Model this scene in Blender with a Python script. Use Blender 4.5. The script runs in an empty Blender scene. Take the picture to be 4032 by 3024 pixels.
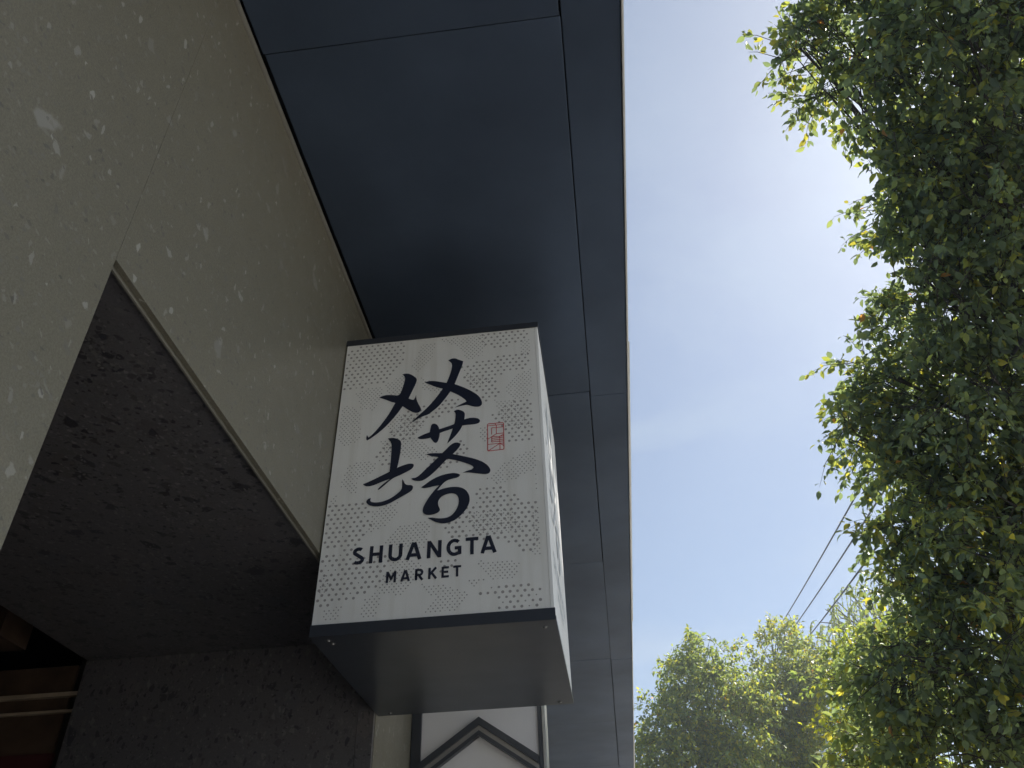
import bpy, bmesh, math, random
import numpy as np
from mathutils import Vector, Matrix
from mathutils.geometry import tessellate_polygon

random.seed(4); rng = np.random.default_rng(11)
scene = bpy.context.scene
C = scene.collection
R_ = math.radians

# ------------------------------------------------------------------ camera
F = 3188.0; CX, CY = 2016.0, 1512.0           # focal length and centre of the 4032 x 3024 photograph
ROT = np.array([[0.9921658, -0.0961137, -0.07980711],
                [0.12201403, 0.60834818, 0.78423534],
                [-0.02682525, -0.78782907, 0.61530948]])   # columns: right, down, forward in world axes
EYE = np.array([0.0, 0.0, 1.6])
cd = bpy.data.cameras.new('camera'); cam = bpy.data.objects.new('camera', cd); C.objects.link(cam)
cd.sensor_width = 36.0; cd.lens = 36.0 * F / 4032.0
cd.clip_start = 0.05; cd.clip_end = 3000.0
rt, dn, fw = Vector(ROT[:, 0]), Vector(ROT[:, 1]), Vector(ROT[:, 2])
cam.matrix_world = Matrix(((rt.x, -dn.x, -fw.x, EYE[0]), (rt.y, -dn.y, -fw.y, EYE[1]),
                           (rt.z, -dn.z, -fw.z, EYE[2]), (0, 0, 0, 1)))
scene.camera = cam

# ------------------------------------------------------------------ sky, sun, exposure
SUN_EL, SUN_AZ = R_(47.0), R_(47.0)           # azimuth from the street direction (+Y) towards +X
w = bpy.data.worlds.new('World'); scene.world = w; w.use_nodes = True
nt = w.node_tree; N = nt.nodes; L = nt.links
bg = N['Background']; bg.inputs['Strength'].default_value = 0.071
sky = N.new('ShaderNodeTexSky'); sky.sky_type = 'NISHITA'; sky.sun_disc = False
sky.sun_elevation = SUN_EL; sky.sun_rotation = SUN_AZ
sky.air_density = 1.0; sky.dust_density = 0.7; sky.ozone_density = 1.2; sky.altitude = 0.0
tc = N.new('ShaderNodeTexCoord')
sep = N.new('ShaderNodeSeparateXYZ'); L.new(tc.outputs['Generated'], sep.inputs[0])
addz = N.new('ShaderNodeMath'); addz.operation = 'MAXIMUM'; addz.inputs[1].default_value = 0.03
L.new(sep.outputs['Z'], addz.inputs[0])
addz2 = N.new('ShaderNodeMath'); addz2.operation = 'ADD'; addz2.inputs[1].default_value = 0.12
L.new(addz.outputs[0], addz2.inputs[0])
dv = N.new('ShaderNodeVectorMath'); dv.operation = 'DIVIDE'
cmb = N.new('ShaderNodeCombineXYZ')
for i in range(3): L.new(addz2.outputs[0], cmb.inputs[i])
L.new(tc.outputs['Generated'], dv.inputs[0]); L.new(cmb.outputs[0], dv.inputs[1])
mpw = N.new('ShaderNodeMapping'); mpw.inputs['Rotation'].default_value = (0, 0, R_(35)); mpw.inputs['Scale'].default_value = (1.0, 1.7, 1.0)
L.new(dv.outputs[0], mpw.inputs['Vector'])
cn = N.new('ShaderNodeTexNoise'); cn.inputs['Scale'].default_value = 1.5; cn.inputs['Detail'].default_value = 9
cn.inputs['Roughness'].default_value = 0.55; cn.inputs['Distortion'].default_value = 0.5
L.new(mpw.outputs[0], cn.inputs['Vector'])
cr = N.new('ShaderNodeValToRGB'); cr.color_ramp.elements[0].position = 0.42; cr.color_ramp.elements[1].position = 0.72
cr.color_ramp.elements[0].color = (0.22, 0.22, 0.22, 1); cr.color_ramp.elements[1].color = (0.68, 0.68, 0.68, 1)
L.new(cn.outputs['Fac'], cr.inputs['Fac'])
# thin cloud scatters the sky's own light: same brightness pattern, whitened
lum = N.new('ShaderNodeRGBToBW'); L.new(sky.outputs[0], lum.inputs[0])
cl = N.new('ShaderNodeVectorMath'); cl.operation = 'SCALE'; cl.inputs[0].default_value = (0.90, 1.07, 1.30)
clm = N.new('ShaderNodeMath'); clm.operation = 'MULTIPLY_ADD'; clm.inputs[1].default_value = 0.5; clm.inputs[2].default_value = 3.0
L.new(lum.outputs[0], clm.inputs[0]); L.new(clm.outputs[0], cl.inputs['Scale'])
mxw = N.new('ShaderNodeMix'); mxw.data_type = 'RGBA'
L.new(cr.outputs[0], mxw.inputs['Factor']); L.new(sky.outputs[0], mxw.inputs['A']); L.new(cl.outputs[0], mxw.inputs['B'])
L.new(mxw.outputs['Result'], bg.inputs['Color'])

sd = bpy.data.lights.new('sun', 'SUN'); sd.energy = 5.0; sd.angle = R_(0.55); sd.color = (1.0, 0.95, 0.87)
sun = bpy.data.objects.new('sun', sd); C.objects.link(sun)
to_sun = Vector((math.sin(SUN_AZ) * math.cos(SUN_EL), math.cos(SUN_AZ) * math.cos(SUN_EL), math.sin(SUN_EL)))
sun.rotation_euler = to_sun.to_track_quat('Z', 'Y').to_euler(); sun.location = to_sun * 60
vs = scene.view_settings
vs.view_transform = 'Standard'; vs.look = 'None'; vs.exposure = 0.78; vs.gamma = 1.0; vs.use_curve_mapping = False
scene.cycles.max_bounces = 6; scene.cycles.diffuse_bounces = 4; scene.cycles.glossy_bounces = 2; scene.cycles.transmission_bounces = 3; scene.cycles.volume_bounces = 0
scene.cycles.use_adaptive_sampling = True; scene.cycles.adaptive_threshold = 0.03; scene.cycles.use_denoising = True

# ------------------------------------------------------------------ geometry helpers
def ray(x, y):
    d = ROT @ np.array([(x - CX) / F, (y - CY) / F, 1.0]); return d / np.linalg.norm(d)
def at(x, y, t):
    """the place t metres from the viewpoint along a direction of the photograph"""
    return EYE + ray(x, y) * t

def obj(name, me, mat=None, parent=None, label=None, cat=None, group=None, kind=None):
    o = bpy.data.objects.new(name, me); C.objects.link(o)
    if mat is not None and me is not None and not me.materials: me.materials.append(mat)
    if parent is not None:
        o.parent = parent
        if parent.type == 'EMPTY': o.matrix_parent_inverse = Matrix.Translation(-parent.location)
    if label: o['label'] = label
    if cat: o['category'] = cat
    if group: o['group'] = group
    if kind: o['kind'] = kind
    return o
def empty(name, loc=(0, 0, 0), **k):
    o = obj(name, None, **k); o.location = loc; o.empty_display_size = 0.2; return o
def fin(bm, name, smooth=False):
    me = bpy.data.meshes.new(name); bmesh.ops.recalc_face_normals(bm, faces=bm.faces[:]); bm.to_mesh(me); bm.free()
    if smooth:
        for p in me.polygons: p.use_smooth = True
    return me
def box_into(bm, x0, x1, y0, y1, z0, z1, bev=0.0):
    t = bmesh.new(); bmesh.ops.create_cube(t, size=1.0)
    for v in t.verts: v.co = Vector(((x0 + x1) / 2 + v.co.x * (x1 - x0), (y0 + y1) / 2 + v.co.y * (y1 - y0), (z0 + z1) / 2 + v.co.z * (z1 - z0)))
    if bev: bmesh.ops.bevel(t, geom=t.edges[:], offset=bev, segments=2, profile=0.6, affect='EDGES')
    m = bpy.data.meshes.new('t'); t.to_mesh(m); t.free(); bm.from_mesh(m); bpy.data.meshes.remove(m)
def box(name, x0, x1, y0, y1, z0, z1, mat, parent=None, bev=0.0, **k):
    bm = bmesh.new(); box_into(bm, x0, x1, y0, y1, z0, z1, bev); return obj(name, fin(bm, name), mat, parent, **k)
def tube_data(pts, rad, sides=6):
    pts = np.asarray(pts, float); n = len(pts); rad = np.broadcast_to(np.asarray(rad, float), (n,))
    tan = np.gradient(pts, axis=0); tan /= np.linalg.norm(tan, axis=1)[:, None] + 1e-9
    ref = np.where(np.abs(tan[:, 2:3]) > 0.9, np.array([[1., 0, 0]]), np.array([[0, 0, 1.]]))
    u = np.cross(tan, ref); u /= np.linalg.norm(u, axis=1)[:, None] + 1e-9; v = np.cross(tan, u)
    a = np.linspace(0, 2 * np.pi, sides, endpoint=False)
    V = pts[:, None] + rad[:, None, None] * (np.cos(a)[None, :, None] * u[:, None] + np.sin(a)[None, :, None] * v[:, None])
    Fc = [(i * sides + j, i * sides + (j + 1) % sides, (i + 1) * sides + (j + 1) % sides, (i + 1) * sides + j) for i in range(n - 1) for j in range(sides)]
    return V.reshape(-1, 3), Fc
def join_tubes(tubes, name, smooth=True):
    VV, FF, o = [], [], 0
    for pts, rad, s in tubes:
        v, f = tube_data(pts, rad, s); VV.append(v); FF += [tuple(i + o for i in q) for q in f]; o += len(v)
    me = bpy.data.meshes.new(name); me.from_pydata(np.concatenate(VV).tolist(), [], FF)
    if smooth: me.polygons.foreach_set('use_smooth', [True] * len(me.polygons))
    return me

# ------------------------------------------------------------------ materials
def mat_new(name):
    m = bpy.data.materials.new(name); m.use_nodes = True; return m, m.node_tree.nodes, m.node_tree.links, m.node_tree.nodes['Principled BSDF']
def noise(N_, L_, vec, scale, detail=4, rough=0.5):
    n = N_.new('ShaderNodeTexNoise'); n.inputs['Scale'].default_value = scale; n.inputs['Detail'].default_value = detail; n.inputs['Roughness'].default_value = rough
    L_.new(vec, n.inputs['Vector']); return n
def ramp(N_, L_, fac, stops):
    r = N_.new('ShaderNodeValToRGB'); e = r.color_ramp.elements
    e[0].position, e[0].color = stops[0][0], (*stops[0][1], 1); e[1].position, e[1].color = stops[-1][0], (*stops[-1][1], 1)
    for p, c in stops[1:-1]:
        q = e.new(p); q.color = (*c, 1)
    L_.new(fac, r.inputs['Fac']); return r
def mix(N_, L_, fac, a, b, bt='MIX'):
    m = N_.new('ShaderNodeMix'); m.data_type = 'RGBA'; m.blend_type = bt
    for s, v in (('Factor', fac), ('A', a), ('B', b)):
        if isinstance(v, (int, float)): m.inputs[s].default_value = v
        elif isinstance(v, tuple): m.inputs[s].default_value = (*v, 1)
        else: L_.new(v, m.inputs[s])
    return m.outputs['Result']
def plain(name, col, rough=0.5, metal=0.0, var=0.12, scale=6.0, bump=0.0, spec=0.5, coat=0.0):
    m, N_, L_, p = mat_new(name)
    t = N_.new('ShaderNodeTexCoord'); n = noise(N_, L_, t.outputs['Object'], scale, 6, 0.6)
    lo = tuple(c * (1 - var) for c in col); hi = tuple(min(1, c * (1 + var)) for c in col)
    r = ramp(N_, L_, n.outputs['Fac'], [(0.3, lo), (0.7, hi)]); L_.new(r.outputs[0], p.inputs['Base Color'])
    rr = N_.new('ShaderNodeMapRange'); rr.inputs[3].default_value = max(0.02, rough - 0.07); rr.inputs[4].default_value = min(1, rough + 0.09)
    n2 = noise(N_, L_, t.outputs['Object'], scale * 2.3, 5, 0.65); L_.new(n2.outputs['Fac'], rr.inputs[0]); L_.new(rr.outputs[0], p.inputs['Roughness'])
    p.inputs['Metallic'].default_value = metal; p.inputs['Specular IOR Level'].default_value = spec
    if coat: p.inputs['Coat Weight'].default_value = coat; p.inputs['Coat Roughness'].default_value = 0.12
    if bump:
        b = N_.new('ShaderNodeBump'); b.inputs['Strength'].default_value = bump; b.inputs['Distance'].default_value = 0.002
        L_.new(noise(N_, L_, t.outputs['Object'], 140, 4).outputs['Fac'], b.inputs['Height']); L_.new(b.outputs[0], p.inputs['Normal'])
    return m
def terrazzo(name, base, chips, rough=0.4, spec=0.5):
    """chips: (scale, radius, share, colours)"""
    m, N_, L_, p = mat_new(name)
    t = N_.new('ShaderNodeTexCoord'); v0 = t.outputs['Object']
    wob = noise(N_, L_, v0, 55, 3); 
    vm = N_.new('ShaderNodeVectorMath'); vm.operation = 'MULTIPLY_ADD'; vm.inputs[1].default_value = (0.012,) * 3
    L_.new(wob.outputs['Color'], vm.inputs[0]); L_.new(v0, vm.inputs[2]); v = vm.outputs[0]
    big = noise(N_, L_, v0, 1.1, 5, 0.6); fine = noise(N_, L_, v0, 260, 3, 0.7)
    col = mix(N_, L_, big.outputs['Fac'], tuple(c * 0.86 for c in base), tuple(c * 1.12 for c in base))
    fr = ramp(N_, L_, fine.outputs['Fac'], [(0.35, (0.82,) * 3), (0.65, (1.12,) * 3)])
    col = mix(N_, L_, 1.0, col, fr.outputs[0], 'MULTIPLY')
    for i, (sc, rad, share, cols) in enumerate(chips):
        off = N_.new('ShaderNodeVectorMath'); off.operation = 'ADD'; off.inputs[1].default_value = (3.1 * i + .7, 1.7 * i, 5.3 * i); L_.new(v, off.inputs[0])
        st = N_.new('ShaderNodeVectorMath'); st.operation = 'MULTIPLY'; st.inputs[1].default_value = (1.0, 1.0, 0.62) if i % 2 else (1.0, 0.75, 1.0); L_.new(off.outputs[0], st.inputs[0])
        vo = N_.new('ShaderNodeTexVoronoi'); vo.feature = 'F1'; vo.inputs['Scale'].default_value = sc; vo.inputs['Randomness'].default_value = 1.0
        L_.new(st.outputs[0], vo.inputs['Vector'])
        ve = N_.new('ShaderNodeTexVoronoi'); ve.feature = 'DISTANCE_TO_EDGE'; ve.inputs['Scale'].default_value = sc; ve.inputs['Randomness'].default_value = 1.0
        L_.new(st.outputs[0], ve.inputs['Vector'])
        sp = N_.new('ShaderNodeSeparateColor'); L_.new(vo.outputs['Color'], sp.inputs[0])
        # angular chips, trimmed by a different amount from cell to cell
        rr = N_.new('ShaderNodeMath'); rr.operation = 'MULTIPLY_ADD'; rr.inputs[1].default_value = 0.22; rr.inputs[2].default_value = rad; L_.new(sp.outputs[0], rr.inputs[0])
        lt = N_.new('ShaderNodeMapRange'); L_.new(ve.outputs['Distance'], lt.inputs[0]); L_.new(rr.outputs[0], lt.inputs[1])
        up = N_.new('ShaderNodeMath'); up.operation = 'ADD'; up.inputs[1].default_value = 0.05; L_.new(rr.outputs[0], up.inputs[0]); L_.new(up.outputs[0], lt.inputs[2])
        pick = N_.new('ShaderNodeMath'); pick.operation = 'LESS_THAN'; pick.inputs[1].default_value = share; L_.new(sp.outputs[1], pick.inputs[0])
        mk = N_.new('ShaderNodeMath'); mk.operation = 'MULTIPLY'; L_.new(lt.outputs[0], mk.inputs[0]); L_.new(pick.outputs[0], mk.inputs[1])
        cc = ramp(N_, L_, sp.outputs[2], [(k / max(1, len(cols) - 1), c) for k, c in enumerate(cols)])
        mk2 = N_.new('ShaderNodeMath'); mk2.operation = 'MULTIPLY'; mk2.inputs[1].default_value = 0.85; L_.new(mk.outputs[0], mk2.inputs[0])
        col = mix(N_, L_, mk2.outputs[0], col, cc.outputs[0])
    L_.new(col, p.inputs['Base Color']); p.inputs['Specular IOR Level'].default_value = spec
    rr = N_.new('ShaderNodeMapRange'); rr.inputs[3].default_value = rough - 0.1; rr.inputs[4].default_value = rough + 0.12
    L_.new(noise(N_, L_, v0, 18, 6, 0.7).outputs['Fac'], rr.inputs[0]); L_.new(rr.outputs[0], p.inputs['Roughness'])
    b = N_.new('ShaderNodeBump'); b.inputs['Strength'].default_value = 0.15; b.inputs['Distance'].default_value = 0.001
    L_.new(fine.outputs['Fac'], b.inputs['Height']); L_.new(b.outputs[0], p.inputs['Normal'])
    return m
def leaf_mat(name, trans=0.52, rough=0.42):
    m, N_, L_, p = mat_new(name)
    a = N_.new('ShaderNodeAttribute'); a.attribute_name = 'Col'
    L_.new(a.outputs['Color'], p.inputs['Base Color']); p.inputs['Roughness'].default_value = rough
    p.inputs['Specular IOR Level'].default_value = 0.4
    tr = N_.new('ShaderNodeBsdfTranslucent')
    tcx = mix(N_, L_, 1.0, a.outputs['Color'], (3.1, 2.9, 1.35), 'MULTIPLY'); L_.new(tcx, tr.inputs['Color'])
    ms = N_.new('ShaderNodeMixShader'); ms.inputs[0].default_value = trans
    L_.new(p.outputs[0], ms.inputs[1]); L_.new(tr.outputs[0], ms.inputs[2])
    L_.new(ms.outputs[0], N_['Material Output'].inputs['Surface']); return m

M = {}
M['stone'] = terrazzo('pale_terrazzo', (0.172, 0.158, 0.118), [
    (12, 0.20, 0.12, [(0.205, 0.195, 0.165), (0.26, 0.25, 0.22), (0.20, 0.187, 0.155)]),
    (15, 0.20, 0.09, [(0.225, 0.215, 0.18), (0.27, 0.262, 0.23), (0.21, 0.197, 0.165)]),
    (31, 0.14, 0.11, [(0.31, 0.30, 0.262), (0.145, 0.135, 0.108), (0.245, 0.235, 0.20)]),
    (58, 0.12, 0.16, [(0.21, 0.197, 0.165), (0.36, 0.35, 0.31), (0.11, 0.10, 0.082)]),
    (120, 0.08, 0.20, [(0.092, 0.085, 0.074), (0.22, 0.21, 0.175), (0.11, 0.10, 0.086)])], 0.36)
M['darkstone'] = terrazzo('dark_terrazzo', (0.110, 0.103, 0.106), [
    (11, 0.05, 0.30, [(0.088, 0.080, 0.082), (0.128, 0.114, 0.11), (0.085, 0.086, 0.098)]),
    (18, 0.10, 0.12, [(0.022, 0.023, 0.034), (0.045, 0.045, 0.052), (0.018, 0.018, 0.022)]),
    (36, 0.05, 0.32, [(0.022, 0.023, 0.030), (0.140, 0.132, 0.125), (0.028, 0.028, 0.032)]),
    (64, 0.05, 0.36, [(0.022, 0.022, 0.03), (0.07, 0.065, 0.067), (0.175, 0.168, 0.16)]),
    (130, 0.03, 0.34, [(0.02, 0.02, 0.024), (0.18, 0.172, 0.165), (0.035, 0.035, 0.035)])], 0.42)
M['soffit'] = plain('slate_blue_metal_panel', (0.078, 0.103, 0.150), 0.50, 0.65, 0.22, 1.3, spec=0.5)
def oil_can(m, dist, scale):
    # thin sheet metal is never quite flat; a film of dust dulls it in streaks
    N_, L_ = m.node_tree.nodes, m.node_tree.links; p = N_['Principled BSDF']; t = N_.new('ShaderNodeTexCoord')
    b = N_.new('ShaderNodeBump'); b.inputs['Strength'].default_value = 0.6; b.inputs['Distance'].default_value = dist
    L_.new(noise(N_, L_, t.outputs['Object'], scale, 2, 0.4).outputs['Fac'], b.inputs['Height']); L_.new(b.outputs[0], p.inputs['Normal'])
oil_can(M['soffit'], 0.02, 1.6)
M['gap'] = plain('dark_joint', (0.02, 0.021, 0.025), 0.8)
M['fascia'] = plain('pale_metal_flashing', (0.62, 0.60, 0.56), 0.45, 0.2)
M['trim'] = plain('pale_smooth_stone_trim', (0.20, 0.19, 0.16), 0.4, 0, 0.08)
M['signwhite'] = plain('white_acrylic', (0.78, 0.77, 0.735), 0.30, 0, 0.035, 5, coat=0.6)
def grime(m, amount):
    # faint run-off streaks and specks on the printed face
    N_, L_ = m.node_tree.nodes, m.node_tree.links; p = N_['Principled BSDF']; src = p.inputs['Base Color'].links[0].from_socket
    t = N_.new('ShaderNodeTexCoord'); mp = N_.new('ShaderNodeMapping'); mp.inputs['Scale'].default_value = (26, 26, 1.6); L_.new(t.outputs['Object'], mp.inputs['Vector'])
    a = ramp(N_, L_, noise(N_, L_, mp.outputs[0], 1.0, 5, 0.6).outputs['Fac'], [(0.5, (1, 1, 1)), (0.82, (1 - amount, 1 - amount * 1.1, 1 - amount * 1.35))])
    b = ramp(N_, L_, noise(N_, L_, t.outputs['Object'], 70, 4, 0.7).outputs['Fac'], [(0.68, (1, 1, 1)), (0.80, (1 - amount * 1.4,) * 3)])
    L_.new(mix(N_, L_, 1.0, mix(N_, L_, 1.0, src, a.outputs[0], 'MULTIPLY'), b.outputs[0], 'MULTIPLY'), p.inputs['Base Color'])
grime(M['signwhite'], 0.16)
M['sidewhite'] = plain('matt_white_acrylic', (0.80, 0.795, 0.775), 0.75, 0, 0.03, 5, spec=0.15)
M['glareink'] = plain('glare_paled_grey_print', (0.57, 0.60, 0.62), 0.75, 0, 0.08, spec=0.15)  # ink colour lightened to imitate reflected glare washing out the print
M['ink'] = plain('navy_black_ink', (0.012, 0.016, 0.034), 0.40, 0, 0.05, coat=0.0)
M['dots'] = plain('grey_printed_dots', (0.33, 0.315, 0.30), 0.4, 0, 0.1)
M['red'] = plain('red_seal_ink', (0.55, 0.035, 0.05), 0.4, 0, 0.1)
M['frame'] = plain('dark_grey_sign_metal', (0.050, 0.056, 0.070), 0.30, 0.35, 0.12, 3, spec=0.6)
M['steel'] = plain('brushed_steel', (0.42, 0.42, 0.41), 0.4, 0.6)
M['screw'] = plain('dull_screw_metal', (0.16, 0.16, 0.16), 0.4, 0.7)
M['plaster'] = plain('white_render', (0.64, 0.63, 0.635), 0.6, 0, 0.04, bump=0.2)
M['channel'] = plain('grey_metal_channel', (0.27, 0.26, 0.25), 0.4, 0.3, 0.1)
M['wood'] = plain('dim_brown_timber', (0.085, 0.052, 0.032), 0.6, 0, 0.4, 9, bump=0.3)
M['palewood'] = plain('pale_timber_edge', (0.42, 0.33, 0.23), 0.55, 0, 0.15, 12)
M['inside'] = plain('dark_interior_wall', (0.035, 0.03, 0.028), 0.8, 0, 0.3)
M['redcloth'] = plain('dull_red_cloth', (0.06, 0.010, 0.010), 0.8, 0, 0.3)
M['paving'] = plain('grey_granite_paving', (0.33, 0.32, 0.30), 0.7, 0, 0.15, 3, bump=0.3)
M['asphalt'] = plain('pale_stone_street', (0.45, 0.44, 0.415), 0.8, 0, 0.15, 12, bump=0.4)
M['shadestrip'] = plain('painted_shade_paving', (0.045, 0.045, 0.048), 0.6, 0, 0.2, 6)  # paving colour darkened in place of shade close to the wall
M['kerb'] = plain('granite_kerb', (0.33, 0.32, 0.30), 0.7, 0, 0.12, 20)
M['earth'] = plain('dry_ground', (0.17, 0.15, 0.11), 0.9, 0, 0.3, 2)
M['bark'] = plain('dark_bark', (0.055, 0.045, 0.035), 0.9, 0, 0.35, 14, bump=0.8)
M['cable'] = plain('black_cable', (0.035, 0.035, 0.045), 0.6)
M['leaf'] = leaf_mat('camphor_leaf'); M['leaf_far'] = leaf_mat('small_leaf', 0.5); M['willow'] = leaf_mat('willow_leaf', 0.55)

# ------------------------------------------------------------------ ground
WALL = -0.82; TOP = 3.80; EDGE = 0.225
box('ground', -110, 150, -110, 190, -1.0, -0.16, M['earth'], kind='structure')
box('pavement', -0.1, 1.4, -30, 90, -0.155, 0.0, M['paving'], kind='structure')
box('pavement_shade_strip', -6.0, -0.104, -30, 90, -0.155, 0.0, M['shadestrip'], kind='structure')  # unseen dark strip added to stand in for shade under the canopy
box('road', 1.55, 12.0, -60, 160, -0.158, -0.13, M['asphalt'], kind='structure')
kerb = empty('kerb', (0, 0, 0), kind='structure')
for i in range(40):
    box('kerb_stone', 1.404, 1.546, -30 + i * 3.0, -30 + i * 3.0 + 2.99, -0.157, 0.004, M['kerb'], kerb, 0.012)

# ------------------------------------------------------------------ market building
bld = empty('market_building', (-2.5, 6, 0), label='pale terrazzo market facade with deep dark canopy and recessed doorway', cat='building')
bld_off = Vector((-2.5, 6, 0))
def bpart(name, x0, x1, y0, y1, z0, z1, mat, parent=None, bev=0.0, **k):
    o = box(name, x0, x1, y0, y1, z0, z1, mat, parent or bld, bev, **k)
    return o
D0, D1, LINT = 0.94, 2.885, 2.717             # doorway: near jamb, far jamb, lintel height
JT = 0.0003
# stone slabs of the facade, 6 cm thick, with fine joints; the one over the doorway begins at the near jamb line
bpart('stone_slab', WALL - 0.06, WALL, -3.2, D0 - JT, 0.0, TOP - 0.012, M['stone'], bev=0.0006)
bpart('stone_slab', WALL - 0.06, WALL, -7.4, -3.203, 0.0, TOP - 0.012, M['stone'], bev=0.0006)
bpart('stone_slab', WALL - 0.013, WALL, D0 + JT, 5.1, LINT, TOP - 0.012, M['stone'], bev=0.0006)
bpart('stone_slab', WALL - 0.06, WALL, D1 + 0.02, 5.1, 0.0, LINT - 0.003, M['stone'], bev=0.0006)
bpart('stone_slab', WALL - 0.06, WALL, 5.103, 9.3, 0.0, TOP - 0.012, M['stone'], bev=0.0006)
bpart('stone_slab', WALL - 0.06, WALL, 9.303, 14.0, 0.0, TOP - 0.012, M['stone'], bev=0.0006)
bpart('edge_trim', WALL - 0.03, WALL + 0.010, D0 + JT, 14.0, TOP - 0.022, TOP - 0.004, M['trim'], bev=0.004)
bpart('edge_trim', WALL - 0.03, WALL + 0.010, -7.4, D0 - JT, TOP - 0.022, TOP - 0.004, M['trim'], bev=0.004)
# thin rebate between facade slab and the dark lining
bpart('lintel_strip', WALL - 0.019, WALL - 0.0145, D0 + 0.002, D1 + 0.015, LINT - 0.006, LINT + 0.03, M['trim'])
# dark terrazzo lining of the recess
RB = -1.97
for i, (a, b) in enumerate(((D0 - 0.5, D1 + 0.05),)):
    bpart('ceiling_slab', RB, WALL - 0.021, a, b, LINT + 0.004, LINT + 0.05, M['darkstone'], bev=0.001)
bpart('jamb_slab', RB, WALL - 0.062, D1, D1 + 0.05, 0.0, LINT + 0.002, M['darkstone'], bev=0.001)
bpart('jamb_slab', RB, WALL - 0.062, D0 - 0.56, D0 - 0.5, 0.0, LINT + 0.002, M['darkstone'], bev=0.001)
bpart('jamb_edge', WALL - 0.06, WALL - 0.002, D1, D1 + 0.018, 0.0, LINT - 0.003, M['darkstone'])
# dim room behind the recess
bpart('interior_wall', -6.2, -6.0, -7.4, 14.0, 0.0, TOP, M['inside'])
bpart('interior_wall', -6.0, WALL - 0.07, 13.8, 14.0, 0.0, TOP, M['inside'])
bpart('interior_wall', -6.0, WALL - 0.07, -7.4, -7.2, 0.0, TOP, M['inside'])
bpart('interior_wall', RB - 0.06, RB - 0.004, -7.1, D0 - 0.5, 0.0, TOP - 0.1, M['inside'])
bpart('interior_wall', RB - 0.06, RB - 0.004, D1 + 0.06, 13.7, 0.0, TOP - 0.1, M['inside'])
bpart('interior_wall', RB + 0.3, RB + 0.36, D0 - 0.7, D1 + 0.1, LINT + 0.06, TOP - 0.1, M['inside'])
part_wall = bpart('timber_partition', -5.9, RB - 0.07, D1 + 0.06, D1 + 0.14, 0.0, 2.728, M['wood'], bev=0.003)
for z0, z1, pr in ((2.604, 2.619, 0.022), (2.545, 2.555, 0.016)):
    bpart('shelf_edge', -5.9, RB - 0.012, D1 + 0.06 - pr, D1 + 0.059, z0, z1, M['palewood'])
bpart('upper_beam', -5.9, -2.28, D1 - 0.12, D1 + 0.05, 2.80, 2.95, M['wood'])
bpart('roof_slab', -6.2, WALL - 0.001, -7.4, 14.0, TOP + 0.05, TOP + 0.32, M['gap'])
banner = bpart('red_cloth', -2.75, -2.02, D1 + 0.04, D1 + 0.052, 2.20, 2.40, M['redcloth'])

# canopy: dark carrier with a separate soffit panel for each bay
canopy = bpart('canopy', WALL + 0.001, EDGE - 0.006, -7.4, 24.0, TOP + 0.03, TOP + 0.30, M['gap'])
SEAM = 0.053
ys = [1.165 + 1.75 * k for k in range(-5, 14)]
proto = {}
def soffit_panel(x0, x1, y0, y1):
    key = (x0, round(y1 - y0, 3))
    if key not in proto:
        bm = bmesh.new(); box_into(bm, x0, x1, 0, y1 - y0, TOP, TOP + 0.026, 0.0025); proto[key] = fin(bm, 'soffit_panel'); proto[key].materials.append(M['soffit'])
    o = obj('soffit_panel', proto[key], None, canopy)
    o.matrix_local = Matrix.Translation((random.uniform(-.0006, .0006), y0, random.uniform(0, 0.0014))) @ Matrix.Rotation(random.uniform(-.0006, .0006), 4, 'Y')
for a, b in zip(ys[:-1], ys[1:]):
    soffit_panel(WALL + 0.016, SEAM - 0.003, a + 0.0012, b - 0.0012)
ye = [-0.55 + 3.5 * k for k in range(-2, 8)]
for a, b in zip(ye[:-1], ye[1:]):
    soffit_panel(SEAM + 0.003, EDGE - 0.004, a + 0.0008, b - 0.0008)
for k, (a, b) in enumerate(zip(ye[:-1], ye[1:])):
    bm = bmesh.new()
    box_into(bm, EDGE - 0.003, EDGE, a + 0.0015, b - 0.0015, TOP - 0.004, TOP + 0.30, 0)
    box_into(bm, EDGE - 0.012, EDGE + 0.035 + 0.005 * (k % 2), a + 0.0015, b - 0.0015, TOP + 0.30, TOP + 0.304, 0)
    o = obj('edge_flashing', fin(bm, 'edge_flashing'), M['fascia'], canopy)

# ------------------------------------------------------------------ projecting market sign (light box)
SX0, SX1, SY0, SY1, SZ0, SZ1 = -0.817, -0.120, 2.15, 2.925, 2.455, 3.558
sign = empty('box_sign', (-0.47, 2.54, SZ0), label='white market box sign with black brush calligraphy, jutting from the facade under the canopy', cat='sign')
LIP0, LIP1 = 0.032, 0.022
box('front_panel', SX0 + 0.002, SX1 - 0.0125, SY0 + 0.004, SY0 + 0.012, SZ0 + LIP0, SZ1 - LIP1, M['signwhite'], sign)
side = box('side_panel', SX1 - 0.012, SX1 - 0.002, SY0 + 0.0035, SY1 - 0.004, SZ0 + 0.014, SZ1 - 0.012, M['sidewhite'], sign, 0.0012)
box('back_panel', SX0 + 0.002, SX1 - 0.014, SY1 - 0.012, SY1 - 0.004, SZ0 + 0.02, SZ1 - 0.02, M['signwhite'], sign)
box('wall_plate', SX0, SX0 + 0.012, SY0 + 0.014, SY1 - 0.014, SZ0 + 0.02, SZ1 - 0.02, M['frame'], sign)
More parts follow.
